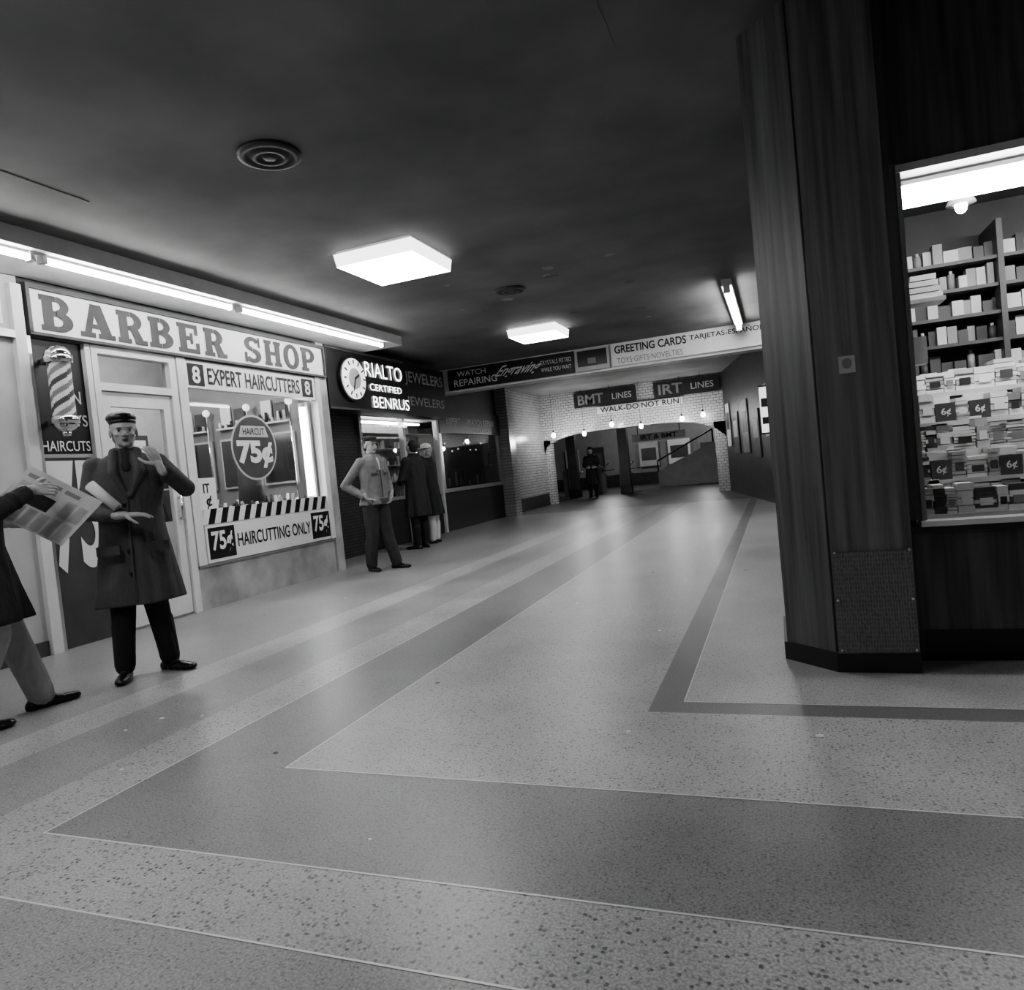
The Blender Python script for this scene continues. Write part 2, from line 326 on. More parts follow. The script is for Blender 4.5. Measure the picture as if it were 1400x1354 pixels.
# ---------------------------------------------------------------- barber shop sign (slab letters)
def arc(cx,cy,rx,ry,a0,a1,tx,ty,n=14):
    out=[]
    for i in range(n):
        p=math.radians(a0+(a1-a0)*i/n); q=math.radians(a0+(a1-a0)*(i+1)/n)
        out.append([(cx+rx*math.cos(p),cy+ry*math.sin(p)),(cx+rx*math.cos(q),cy+ry*math.sin(q)),(cx+(rx-tx)*math.cos(q),cy+(ry-ty)*math.sin(q)),(cx+(rx-tx)*math.cos(p),cy+(ry-ty)*math.sin(p))])
    return out
R=lambda a,b,c,d:[[(a,b),(c,b),(c,d),(a,d)]]
stem=R(.07,0,.36,1)
G={'B':stem+R(0,0,.45,.16)+R(0,.84,.45,1)+R(.3,.43,.45,.59)+arc(.45,.73,.36,.27,-90,90,.25,.16)+arc(.45,.295,.44,.295,-90,90,.28,.16),
'R':stem+R(0,0,.45,.15)+R(0,.84,.45,1)+R(.3,.41,.47,.56)+arc(.45,.705,.4,.295,-90,90,.27,.16)+[[(.4,.5),(.68,.5),(.9,.06),(.6,.06)]]+R(.56,0,1.,.15),
'P':stem+R(0,0,.47,.15)+R(0,.84,.45,1)+R(.3,.37,.47,.52)+arc(.45,.685,.44,.315,-90,90,.27,.16),
'A':[[(.32,1),(.64,1),(.92,.08),(.6,.08)],[(.34,1),(.5,1),(.3,.08),(.1,.08)]]+R(.24,.27,.74,.41)+R(0,0,.42,.15)+R(.5,0,1,.15),
'E':stem+R(0,.85,.84,1)+R(.69,.64,.84,1)+R(.3,.43,.58,.58)+R(.5,.32,.62,.69)+R(0,0,.88,.15)+R(.73,0,.88,.37),
'S':arc(.45,.72,.42,.28,20,270,.26,.16)+arc(.45,.28,.44,.28,-160,90,.26,.16)+R(.73,.62,.85,1)+R(.02,0,.14,.38),
'H':R(.05,0,.34,1)+R(.6,0,.89,1)+R(0,0,.41,.14)+R(0,.86,.41,1)+R(.53,0,.95,.14)+R(.53,.86,.95,1)+R(.3,.42,.62,.57),
'O':arc(.48,.5,.48,.52,0,360,.28,.17,26)}
s=MB(); s.box(XW-.015,XW+.03,4.13,8.12,2.63,2.99,'sign')
for b in ((4.1,8.15,2.605,2.63),(4.1,8.15,2.99,3.03)): s.box(XW-.015,XW+.06,*b,'dgrey')
s.box(XW-.015,XW+.06,4.1,4.13,2.62,2.99,'dgrey'); s.box(XW-.015,XW+.06,8.12,8.15,2.62,2.99,'dgrey')
def word(wd,y0,y1):
    wts=[1.08 if c=='A' else 1.0 for c in wd]; gap=.03; tot=(y1-y0)-gap*(len(wd)-1); y=y0
    for c,wt in zip(wd,wts):
        sc=tot*wt/sum(wts)
        for k,poly in enumerate(G[c]):
            s.add([(XW+.033+k*.0002,y+px*sc,2.66+pz*.3) for px,pz in poly],[(0,1,2,3)],'letter')
        y+=sc+gap
word('BARBER',4.22,6.34); word('SHOP',6.62,7.98)
s.build('barber_shop_sign')
# ---------------------------------------------------------------- barber side panel
s=MB(); s.box(XW-.08,XW-.02,4.12,4.6,0,1.6,'dgrey'); s.box(XW-.08,XW-.03,4.12,4.6,1.63,2.6,'black')
s.box(XW-.1,XW+.02,4.085,4.12,0,2.6,'alu'); s.box(XW-.1,XW+.02,4.6,4.65,0,2.6,'white'); s.box(XW-.08,XW-.01,4.12,4.6,1.6,1.63,'alu')
s.text('75',(XW-.015,4.37,1.1),*U_L,.46,.95,'sign',bold=.03); s.text('MEN',(XW-.02,4.42,2.12),*U_L,.24,.11,'lgrey',.01); s.text('BOYS',(XW-.02,4.44,1.92),*U_L,.28,.1,'lgrey',.01)
s.text('HAIRCUTS',(XW-.02,4.36,1.7),*U_L,.44,.09,'sign',.01); s.build('barber_price_panel')
# door
s=MB(); y0,y1=4.66,5.6
s.box(XW-.08,XW+.02,y0,y0+.06,0,2.6,'white'); s.box(XW-.08,XW+.02,y1-.08,y1,0,2.6,'white'); s.box(XW-.08,XW+.02,y0+.06,y1-.08,2.2,2.27,'white'); s.box(XW-.08,XW+.02,y0+.06,y1-.08,2.53,2.6,'white')
s.paneL(XW-.04,y0,y1,2.27,2.53,'dglass')
s.box(XW-.06,XW-.01,y0+.07,y0+.16,.02,2.19,'white'); s.box(XW-.06,XW-.01,y1-.18,y1-.09,.02,2.19,'white'); s.box(XW-.06,XW-.01,y0+.16,y1-.18,.02,.3,'white'); s.box(XW-.06,XW-.01,y0+.16,y1-.18,2.06,2.19,'white')
s.paneL(XW-.035,y0+.16,y1-.18,.3,2.06,'glass'); s.box(XW-.055,XW-.045,y0+.16,y1-.18,.3,.95,'lgrey')
s.cyl((XW+.03,y1-.13,.95),(XW+.03,y1-.13,1.2),.012,.012,'chrome',10); s.cyl((XW-.02,y1-.13,.97),(XW+.03,y1-.13,.97),.01,.01,'chrome',8); s.cyl((XW-.02,y1-.13,1.18),(XW+.03,y1-.13,1.18),.01,.01,'chrome',8)
s.box(XW-.02,XW-.01,y0+.24,y0+.5,1.5,1.75,'sign'); s.build('door_1')
# shop window
s=MB(); y0,y1=5.72,7.92
s.box(XW-.08,XW+.03,5.61,5.72,.46,2.6,'white'); s.box(XW-.08,XW+.03,7.92,8.01,.46,2.6,'white'); s.box(XW-.08,XW-.001,y0,y1,2.3,2.6,'white')
s.paneL(XW-.045,y0,y1,1.0,2.3,'glass'); s.box(XW-.25,XW-.05,y0,y1,.96,.985,'lgrey'); s.box(XW-.08,XW-.001,y0,y1,.46,1.0,'white'); s.build('window_1')
s=MB(); s.box(XW,XW+.02,5.73,7.9,2.3,2.58,'sign')
for yc in (5.86,7.74): s.box(XW+.018,XW+.024,yc-.11,yc+.11,2.325,2.555,'black'); s.text('8',(XW+.027,yc,2.44),*U_L,.11,.18,'sign',.03)
s.text('EXPERT HAIRCUTTERS',(XW+.024,6.8,2.44),*U_L,1.56,.18,'black',.02); s.build('expert_haircutters_sign')
s=MB(); n=24
for k in range(n):
    ya=5.72+(7.85-5.72)*k/n; yb=5.72+(7.85-5.72)*(k+1)/n; m='black' if k%2 else 'sign'
    s.add([(XW+.012,ya,.87),(XW+.012,yb,.87),(XW+.02,yb+.05,1.03),(XW+.02,ya+.05,1.03)],[(0,1,2,3)],m)
s.box(XW,XW+.009,5.72,7.91,.87,1.03,'white'); s.build('striped_window_band')
s=MB(); s.box(XW,XW+.02,5.75,7.91,.465,.86,'sign')
for yc in (5.97,7.72): s.box(XW+.018,XW+.024,yc-.19,yc+.19,.5,.83,'black'); s.text('75¢',(XW+.027,yc,.665),*U_L,.31,.25,'sign',.03)
s.text('HAIRCUTTING ONLY',(XW+.024,6.85,.66),*U_L,1.3,.15,'black',.01); s.build('haircutting_price_sign')
s=MB()
def disc(s,x,yc,zc,r,m,n=40): s.add([(x,yc+r*math.cos(2*math.pi*i/n),zc+r*math.sin(2*math.pi*i/n)) for i in range(n)],[tuple(range(n))],m)
disc(s,XW-.035,6.7,1.68,.38,'lgrey'); disc(s,XW-.032,6.7,1.68,.355,'dgrey')
s.add([(XW-.03,6.45,1.8),(XW-.03,6.95,1.8),(XW-.03,6.9,1.93),(XW-.03,6.5,1.93)],[(0,1,2,3)],'lgrey')
s.text('HAIRCUT',(XW-.027,6.7,1.865),*U_L,.36,.08,'ink',.01); s.text('75¢',(XW-.027,6.7,1.6),*U_L,.6,.32,'sign',.05)
s.build('round_haircut_sign')
s=MB(); s.box(XW-.036,XW-.03,5.76,6.02,1.02,1.36,'sign'); s.text('IT',(XW-.028,5.88,1.25),*U_L,.09,.1,'black',.02); s.text('¢',(XW-.028,5.9,1.1),*U_L,.08,.14,'black',.02); s.build('window_card')
# barber pole
s=MB(); px,py=-5.42,4.2; n=36; kz=48; z0,z1=1.92,2.36; r=.085
mw,mr,mg=s.mi('sign'),s.mi('dgrey'),s.mi('grey')
vs=[(px+r*math.cos(2*math.pi*i/n),py+r*math.sin(2*math.pi*i/n),z0+(z1-z0)*j/kz) for j in range(kz+1) for i in range(n)]
s.v+=[Vector(v) for v in vs]
for j in range(kz):
    for i in range(n):
        s.f.append((j*n+i,j*n+(i+1)%n,(j+1)*n+(i+1)%n,(j+1)*n+i)); q=(i/n-j/kz*1.2)%.5*2; s.m.append(mr if q<.25 else (mw if q<.5 else (mg if q<.75 else mw))); s.s.append(True)
for (zz,rr) in ((2.36,.105),(1.86,.105)): s.cyl((px,py,zz),(px,py,zz+.06),rr,rr,'chrome',28)
s.ell((px,py,2.43),(.095,.095,.07),'chrome'); s.ell((px,py,1.86),(.09,.09,.07),'chrome'); s.cyl((px,py,1.76),(px,py,1.8),.03,.04,'chrome')
for zz in (1.88,2.39): s.box(XW,px,py-.03,py+.03,zz-.02,zz+.02,'chrome')
s.build('barber_pole')
# barber shop interior
w=MB(); w.box(-8.3,-8.2,4.0,8.1,0,H,'lgrey'); w.box(-8.2,XW-.13,3.98,4.06,0,H,'grey'); w.box(-8.2,XW-.13,8.0,8.06,0,H,'grey')
w.build('barber_interior_walls',fix=False)
w=MB(); w.box(-8.1,-5.95,7.7,7.97,.8,.86,'sign'); w.box(-8.1,-5.95,7.75,7.97,0.02,.8,'dgrey')
for x in (-8.0,-7.3,-6.6):
    w.box(x,x+.55,7.95,7.98,1.25,1.95,'lgrey'); w.box(x+.03,x+.52,7.94,7.95,1.28,1.92,'chrome')
    w.box(x,x+.5,7.9,7.98,2.08,2.1,'sign'); w.box(x+.05,x+.22,7.96,7.98,2.15,2.4,'sign'); w.box(x+.28,x+.46,7.96,7.98,2.15,2.35,'dgrey')
    for q in range(5): w.cyl((x+.05+q*.1,7.93,2.1),(x+.05+q*.1,7.93,2.1+random.uniform(.06,.14)),.022,.018,random.choice(['lgrey','dark','sign']),8)
    w.cyl((x+.6,7.85,1.0),(x+.6,7.85,2.3),.012,.012,'chrome',8); w.ell((x+.6,7.85,2.33),(.05,.05,.05),'glow1',n=10,k=6)
for k in range(30):
    xx=-8.05+k*.07; h=random.uniform(.06,.26); w.cyl((xx,7.84-random.uniform(0,.08),.86),(xx,7.84,.86+h),.026,.018,random.choice(['sign','grey','lgrey','dgrey','dark']),8)
w.build('barber_counter')
w=MB(); w.box(-8.18,-8.14,4.4,7.5,1.1,2.1,'dgrey'); w.box(-8.14,-7.95,4.4,7.5,.85,.9,'sign')
for k in range(22):
    yy=4.5+k*.13; h=random.uniform(.1,.25); w.cyl((-8.04,yy,.9),(-8.04,yy,.9+h),.03,.025,random.choice(['sign','grey','lgrey','dgrey']),8)
w.build('wall_shelf_with_bottles')
w=MB()
for k in range(20):
    yy=6.1+k*.085; h=random.uniform(.03,.13); w.cyl((XW-.16+random.uniform(-.04,.04),yy,.985),(XW-.16,yy,.985+h),.024,.016,random.choice(['dark','white','lgrey','dgrey','grey']),8)
w.build('tonic_bottles')
w=MB()
w.cyl((-6.3,7.35,0),(-6.3,7.35,.03),.2,.2,'dark',20); w.cyl((-6.3,7.35,.03),(-6.3,7.35,1.9),.02,.02,'dark',10)
for q in range(6):
    t=q*math.pi/3; w.cyl((-6.3,7.35,1.75),(-6.3+.14*math.cos(t),7.35+.14*math.sin(t),1.88),.012,.012,'dark',8)
w.loft([[(-6.3+rx*math.cos(6.283*i/16),7.32+ry*math.sin(6.283*i/16),z) for i in range(16)] for z,rx,ry in ((.95,.2,.13),(1.3,.18,.12),(1.6,.16,.1),(1.75,.06,.05))],'dgrey')
w.build('coat_stand')
for X,yy in ((-6.75,6.9),(-6.9,5.85),(-6.9,4.8)):
    w=MB()
    w.cyl((X,yy,0),(X,yy,.05),.28,.26,'chrome',24); w.cyl((X,yy,.05),(X,yy,.52),.08,.07,'chrome'); w.box(X-.25,X+.27,yy-.24,yy+.24,.52,.66,'sign')
    w.add([(X-.2,yy-.22,.65),(X-.2,yy+.22,.65),(X-.42,yy+.22,1.3),(X-.42,yy-.22,1.3),(X-.28,yy-.22,.62),(X-.28,yy+.22,.62),(X-.52,yy+.22,1.3),(X-.52,yy-.22,1.3)],[(0,1,2,3),(7,6,5,4),(0,4,5,1),(3,2,6,7),(0,3,7,4),(1,5,6,2)],'dark')
    w.box(X-.52,X-.42,yy-.12,yy+.12,1.32,1.5,'dark'); w.box(X-.25,X+.22,yy-.32,yy-.25,.84,.9,'sign'); w.box(X-.25,X+.22,yy+.25,yy+.32,.84,.9,'sign'); w.box(X+.1,X+.15,yy-.3,yy-.27,.6,.84,'chrome'); w.box(X+.1,X+.15,yy+.27,yy+.3,.6,.84,'chrome'); w.box(X+.3,X+.6,yy-.18,yy+.18,.22,.26,'chrome'); w.box(X+.26,X+.32,yy-.03,yy+.03,.22,.6,'chrome')
    w.build('barber_chair')
M['itube']=mat('interior_tube_glow',.9,emit=15)
s=MB(); s.box(-7.1,-6.98,4.6,7.6,3.12,H-.001,'white'); s.cyl((-7.04,4.65,3.08),(-7.04,7.55,3.08),.03,.03,'itube',8); s.box(-7.08,-7,4.6,4.65,3.04,3.13,'white'); s.box(-7.08,-7,7.55,7.6,3.04,3.13,'white'); s.build('fluorescent_tube_light')
s=MB(); s.box(-5.86,-5.72,7.86,7.9,1.0,2.28,'white'); s.cyl((-5.79,7.83,1.05),(-5.79,7.83,2.22),.03,.03,'itube',8); s.box(-5.82,-5.76,7.8,7.86,1.0,1.05,'white'); s.box(-5.82,-5.76,7.8,7.86,2.22,2.27,'white'); s.build('fluorescent_tube_light')
# ---------------------------------------------------------------- jeweller sign
s=MB(); s.box(XW-.3,XW+.03,8.2,10.35,2.2,3.06,'black'); s.box(XW-.3,XW-.02,10.35,11.95,2.2,3.06,'black')
s.box(XW+.03,XW+.04,8.2,10.35,2.2,2.23,'dgrey'); s.box(XW+.03,XW+.04,8.2,10.35,3.03,3.06,'dgrey')
s.text('RIALTO',(XW+.045,9.7,2.83),*U_L,1.1,.22,'neon',-.008); s.text('CERTIFIED',(XW+.045,9.72,2.57),*U_L,.95,.1,'neon',-.008); s.text('BENRUS',(XW+.045,9.85,2.35),*U_L,1.1,.17,'neon',-.008)
s.text('JEWELERS',(XW-.01,11.15,2.82),*U_L,1.4,.24,'grey',.01); s.text('JEWELERS',(XW-.01,11.15,2.42),*U_L,1.4,.2,'grey',.01); s.build('jewelers_neon_sign')
s=MB(); cy,cz=8.76,2.64
def rim(s,x0,x1,cy,cz,r,m,n=40):
    s.loft([[(x0,cy+r*math.cos(2*math.pi*i/n),cz+r*math.sin(2*math.pi*i/n)) for i in range(n)],[(x1,cy+r*math.cos(2*math.pi*i/n),cz+r*math.sin(2*math.pi*i/n)) for i in range(n)]],m,False)
rim(s,XW+.041,XW+.08,cy,cz,.32,'black'); rim(s,XW+.08,XW+.1,cy,cz,.29,'glow1')
rim(s,XW+.1,XW+.11,cy,cz,.15,'lgrey')
for k in range(12):
    t=k*math.pi/6; c0=Vector((XW+.108,cy+.24*math.sin(t),cz+.24*math.cos(t))); d1=Vector((0,math.sin(t),math.cos(t))); s.obox(c0,(d1,d1.cross(Vector((1,0,0))),Vector((1,0,0))),(.03,.01,.004),'black')
for t,L_,q in ((math.radians(60),.12,.014),(math.radians(200),.19,.009)):
    d1=Vector((0,math.sin(t),math.cos(t))); s.obox(Vector((XW+.115,cy,cz))+d1*L_*.45,(d1,d1.cross(Vector((1,0,0))),Vector((1,0,0))),(L_*.55,q,.003),'black')
s.build('wall_clock')
# jeweller windows
s=MB()
for y in (10.1,11.55,12.95): s.box(XR-.05,XR+.05,y-.04,y+.04,0,2.3,'white' if y>11 else 'alu')
s.box(XR-.02,XR+.04,10.1,12.95,.8,.86,'alu'); s.box(XR-.02,XR+.04,10.1,12.95,2.26,2.3,'alu'); s.paneL(XR+.005,10.12,12.93,.86,2.26,'glass')
s.box(XR-.7,XR-.65,10.1,13,.8,2.3,'grey'); s.box(XR-.65,XR,10.1,13,.8,.82,'lgrey'); s.box(XR-.65,XR-.02,10.1,13,2.27,2.3,'lgrey')
s.text('FINE WATCHES',(XR+.06,11.2,2.15),*U_L,.9,.09,'neon',.0); s.build('window_2')
s=MB()
for z in (1.12,1.42,1.72,2.0):
    s.box(XR-.6,XR-.1,10.15,12.9,z,z+.012,'lgrey')
for z in (.82,1.13,1.43,1.73):
    for k in range(30):
        yy=10.2+k*.09; x=XR-random.uniform(.15,.5); h=random.uniform(.06,.2); s.box(x,x+.02,yy,yy+random.uniform(.03,.075),z,z+h,random.choice(['sign','lgrey','grey','dgrey','dark','sign']))
s.build('watch_display')
s=MB(); s.cyl((XR-.3,10.2,2.22),(XR-.3,12.8,2.22),.02,.02,'itube',8); s.box(XR-.33,XR-.27,10.2,12.8,2.24,2.268,'white'); s.build('fluorescent_tube_light')
s=MB(); s.box(XR-.04,XR+.04,13.0,13.1,.82,2.3,'alu'); s.box(XR-.04,XR+.04,16.25,16.35,.82,2.3,'alu'); s.box(XR-.04,XR+.05,13,16.35,.8,.88,'alu'); s.paneL(XR+.005,13.1,16.25,.88,2.02,'dglass')
s.box(XR-.5,XR-.45,13,16.35,.8,2.3,'black'); s.box(XR,XR+.06,13,16.35,2.02,2.5,'black')
s.text('EXPERT',(XR+.065,13.7,2.28),*U_L,.7,.14,'lgrey',.01); s.text('WATCH REPAIR',(XR+.065,15.2,2.28),*U_L,1.6,.14,'lgrey',.01); s.text('ENTRANCE',(XR+.065,15.2,2.1),*U_L,.9,.09,'lgrey'); s.build('window_3')
s=MB()
for k in range(8): s.ell((XR-.25,13.5+k*.33,1.75+.1*math.sin(k*2)),(.02,.02,.02),'glow1',n=8,k=6)  # glowing beads imitate chandelier reflections in the dark glass
for k in range(24): s.box(XR-.4,XR-.38,13.3+k*.12,13.3+k*.12+.06,.9,.9+random.uniform(.08,.4),random.choice(['grey','dgrey','lgrey']))
s.build('jewelry_and_glints')
# ---------------------------------------------------------------- far bulkhead with signs
w=MB(); w.box(XR,0,12.65,13.0,2.74,H,'soffit'); w.build('trim_3',fix=False)
yb=12.62
s=MB(); s.box(-5.85,-3.32,yb-.02,12.65,2.78,3.17,'black')
s.text('WATCH',(-5.35,yb-.025,3.07),*U_F,.6,.1,'sign',.01); s.text('REPAIRING',(-5.28,yb-.025,2.9),*U_F,.9,.13,'sign',.01)
s.text('Engraving',(-4.4,yb-.025,2.98),*U_F,.84,.25,'sign',.015,.3); s.text('CRYSTALS FITTED',(-3.66,yb-.025,3.04),*U_F,.6,.08,'sign'); s.text('WHILE YOU WAIT',(-3.66,yb-.025,2.91),*U_F,.58,.075,'sign'); s.build('watch_repair_sign')
s=MB(); s.box(-3.28,-2.66,yb-.04,12.65,2.78,3.17,'lgrey'); s.box(-3.24,-2.7,yb-.045,yb-.03,2.86,3.14,'black'); s.box(-3.05,-2.9,yb-.05,yb-.04,2.9,3.0,'grey'); s.build('display_frame')
s=MB(); s.box(-2.62,-.03,yb-.03,12.65,2.79,3.18,'sign'); s.text('GREETING CARDS',(-1.93,yb-.035,3.07),*U_F,1.25,.14,'ink',.02); s.text('TARJETAS-ESPAÑOL',(-.65,yb-.035,3.08),*U_F,1.2,.13,'ink',.01); s.text('TOYS·GIFTS·NOVELTIES',(-1.95,yb-.035,2.87),*U_F,1.15,.1,'grey'); s.build('greeting_cards_sign')
s=MB(); s.box(-5.35,-3.55,19.9,19.98,2.72,3.14,'dark'); s.text('BMT',(-4.85,19.88,2.93),*U_F,.75,.28,'grey',.02); s.text('LINES',(-3.95,19.88,2.93),*U_F,.55,.17,'lgrey',.01); s.build('subway_lines_sign')
s=MB(); s.box(-3.05,-1.3,19.9,19.98,2.72,3.14,'dark'); s.text('IRT',(-2.6,19.88,2.93),*U_F,.65,.28,'grey',.02); s.text('LINES',(-1.75,19.88,2.93),*U_F,.6,.17,'lgrey',.01); s.build('subway_lines_sign')
s=MB(); s.box(-4.7,-2.3,19.92,19.98,2.48,2.68,'sign'); s.text('WALK-DO NOT RUN',(-3.5,19.9,2.58),*U_F,2.2,.15,'ink',.015); s.build('walk_do_not_run_sign')
s=MB(); s.box(-4.9,-3.0,25.9,25.98,1.72,1.98,'sign'); s.text('IRT & BMT',(-3.95,25.88,1.85),*U_F,1.3,.17,'ink',.02); s.cyl((-4.7,25.94,1.98),(-4.7,25.94,H),.015,.015,'dark',6); s.cyl((-3.2,25.94,1.98),(-3.2,25.94,H),.015,.015,'dark',6); s.build('hanging_station_sign')
bulbs=[(-5.9,19.4,2.0),(-5.0,19.4,1.95),(-4.2,19.4,2.12),(-3.4,19.4,1.98),(-2.3,19.4,2.05),(-1.75,19.4,2.1)]
for i,(x,y,z) in enumerate(bulbs):
    s=MB(); s.cyl((x,y,z+.12),(x,y,H),.005,.005,'dark',6); s.cyl((x,y,z+.05),(x,y,z+.13),.02,.03,'dark',10); s.ell((x,y,z),(.055,.055,.07),'bulb',n=10,k=6); s.build('hanging_bulb')
def point(n,loc,e,r=.1):
    l=bpy.data.lights.new(n,'POINT'); l.energy=e; l.shadow_soft_size=r; o=bpy.data.objects.new(n,l); o.location=loc; scene.collection.objects.link(o)
point('bulb_light_a',(-5.2,19.0,1.9),24); point('bulb_light_b',(-2.6,19.0,1.9),24); point('station_light_a',(-6,26.5,2.7),55); point('station_light_b',(-2.5,27.5,2.7),45)
point('barber_fill_light',(-6.9,6.3,2.7),45,.2)  # added fill without a fixture, brightens the shop interior
# stair parapet, steps, gates
s=MB(); s.prism_y([(-4.1,0),(-4.1,.55),(-3.7,.75),(-2.1,1.45),(-.4,1.45),(-.4,0)],26.0,26.25,'lgrey')
for k in range(8): s.box(-3.9+k*.3,-.4,26.25,28.0,k*.17,(k+1)*.17,'grey')
s.cyl((-4.1,26.1,.95),(-2.1,26.1,1.9),.03,.03,'dark',8); s.cyl((-4.1,26.1,.5),(-4.1,26.1,.95),.03,.03,'dark',8); s.cyl((-2.1,26.1,1.4),(-2.1,26.1,1.9),.03,.03,'dark',8); s.build('staircase')
for x in (-8.0,-7.0,-5.9,-5.0):
    s=MB(); s.box(x-.1,x+.1,24,25,0,.95,'grey'); s.cyl((x,24.5,.95),(x,24.5,1.0),.09,.07,'chrome')
    for k in range(3):
        t=k*2.1; s.cyl((x+.1,24.5,.8),(x+.1+.4*abs(math.cos(t))+.05,24.5,.8+.3*math.sin(t)),.02,.02,'chrome',8)
    s.build('turnstile')
for x in (-7.9,-6.45,-4.7):
    s=MB(); s.box(x-.15,x+.15,23.0,23.3,0,H-.001,'dgrey'); s.box(x-.18,x+.18,22.97,23.33,0,.3,'dark'); s.build('station_column')
# ---------------------------------------------------------------- wood column
P=[(.545,3.69),(.2,3.70),(-.03,3.93),(-.03,4.5),(.2,4.70),(.48,4.70)]
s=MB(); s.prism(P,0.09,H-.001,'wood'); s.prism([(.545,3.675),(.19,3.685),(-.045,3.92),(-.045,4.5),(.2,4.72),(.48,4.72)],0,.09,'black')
s.box(.198,.545,3.687,3.70,.09,H-.002,'wood_lit')
s.box(.2,.54,3.675,3.687,.1,.58,'emboss')
for z in (.1,.34,.57):
    for x in (.215,.53): s.cyl((x,3.675,z+.01),(x,3.668,z+.01),.007,.006,'alu',8)
s.box(.3,.37,3.683,3.686,1.42,1.50,'lgrey'); n=20; s.add([(.335+.022*math.cos(2*math.pi*i/n),3.682,1.465+.025*math.sin(2*math.pi*i/n)) for i in range(n)],[tuple(range(n))],'grey')
s.cyl((.192,3.696,.1),(.192,3.696,H-.01),.007,.007,'dgrey',8)
s.build('octagonal_column')
# ---------------------------------------------------------------- newsstand kiosk
s=MB(); yk=3.85
s.box(.55,3.6,yk+.04,yk+.3,0,.17,'black'); s.box(.55,3.6,yk-.03,yk+.02,.17,.64,'wood2'); s.box(.55,3.6,yk-.08,yk+.12,.64,.67,'dark'); s.box(.6,3.6,yk-.1,yk+.0,.67,.695,'white')
s.box(.55,3.6,yk-.05,yk+.02,2.34,H-.001,'wood2'); s.box(.55,.615,yk-.06,yk+.03,.7,2.36,'wood'); s.box(.61,.63,yk-.07,yk+.03,.70,2.34,'grey'); s.box(.61,3.6,yk-.08,yk+.03,2.31,2.345,'lgrey')
s.quad((.63,yk,.695),(3.6,yk,.695),(3.6,yk,2.31),(.63,yk,2.31),'glass')
s.box(.55,3.6,5.3,5.36,0,H-.002,'dark'); s.box(.5,.6,4.73,5.36,0,H-.002,'dark'); s.box(.56,.6,yk+.03,4.73,0,H-.002,'dark'); s.box(3.5,3.6,yk+.03,5.36,0,H-.002,'dark')
s.box(.6,3.5,yk+.03,5.3,.6,.68,'grey'); s.box(.6,3.5,yk+.03,5.3,2.5,2.55,'dgrey')
tiers=[(.70,3.93,4.05),(.86,4.05,4.17),(1.0,4.17,4.3),(1.15,4.3,4.46),(1.31,4.46,4.62)]
for z,a_,b_ in tiers: s.box(.64,3.3,a_,b_+.3,z-.02,z+.005,'lgrey')
for z in (1.62,1.78,1.94,2.1): s.box(.62,3.4,4.95,5.3,z-.02,z,'dgrey')
for x in (1.3,2.2,3.0): s.box(x-.015,x+.015,4.93,5.3,1.4,2.3,'dgrey')
s.build('newsstand_kiosk')
s=MB(); greys=['sign','white','lgrey','lgrey','grey','sign','dgrey']
for ti,(z,a_,b_) in enumerate(tiers):
    x=.645
    while x<3.2:
        wd=random.uniform(.04,.1)
        h=random.uniform(.105,.15); m=random.choice(greys)
        if ti in(1,3) and random.random()<.35:
            s.box(x,x+.09,a_+.005,a_+.02,z+.005,z+.1,'dgrey'); s.text('6¢',(x+.045,a_+.002,z+.052),*U_F,.045,.045,'sign',.02); s.box(x,x+.09,b_-.04,b_,z+.1,z+.14,'sign'); x+=.093; continue
        nst=random.randint(3,8)
        for q in range(nst):
            zz=z+.005+q*h/nst; o=random.uniform(-.004,.004); s.box(x+o,x+wd+o,a_+.01+random.uniform(0,.01),b_-.01,zz,zz+h/nst-.003,m if q%2 else random.choice(['sign','white',m]))
        s.box(x+wd*.2,x+wd*.8,a_+.005,a_+.009,z+h*.3,z+h*.6,random.choice(['dgrey','ink','grey','sign']))
        s.box(x,x+wd,b_,b_+.05,z+.005,z+h*random.uniform(.95,1.2),random.choice(['lgrey','grey','sign','white']))
        x+=wd+random.uniform(.001,.005)
for z in (1.62,1.78,1.94,2.1,1.44):
    x=.66
    while x<3.2:
        wd=random.uniform(.03,.08); h=random.uniform(.07,.13)
        if random.random()<.12: s.cyl((x+.03,5.05,z),(x+.03,5.05,z+h),.022,.02,random.choice(['grey','dgrey']),10); s.cyl((x+.03,5.05,z+h),(x+.03,5.05,z+h+.02),.01,.01,'lgrey',8); x+=.06
        else: s.box(x,x+wd,5.0+random.uniform(0,.04),5.1,z,z+h,random.choice(['dgrey','grey','dgrey','grey','dark','lgrey','lgrey'])); x+=wd+.004
s.box(.64,.82,4.0,4.15,1.74,1.76,'lgrey')
for q in range(4): s.box(.645+.01*q,.81-.008*q,4.01,4.13,1.76+q*.03,1.785+q*.03,'sign')
s.box(.66,.76,4.2,4.3,1.46,1.6,'grey')
s.build('candy_and_cigarette_boxes')
s=MB(); s.box(.64,3.4,3.9,3.99,2.2,2.28,'ktube'); s.box(.64,3.4,3.88,4.0,2.28,2.3,'white'); s.build('fluorescent_light_box')
s=MB(); s.cyl((1.0,4.4,2.5),(1.0,4.4,2.36),.012,.012,'dark',8); s.cyl((1.0,4.4,2.36),(1.0,4.4,2.28),.03,.07,'lgrey',20); s.ell((1.0,4.4,2.27),(.03,.03,.04),'bulb',n=10,k=6); s.build('pendant_lamp')
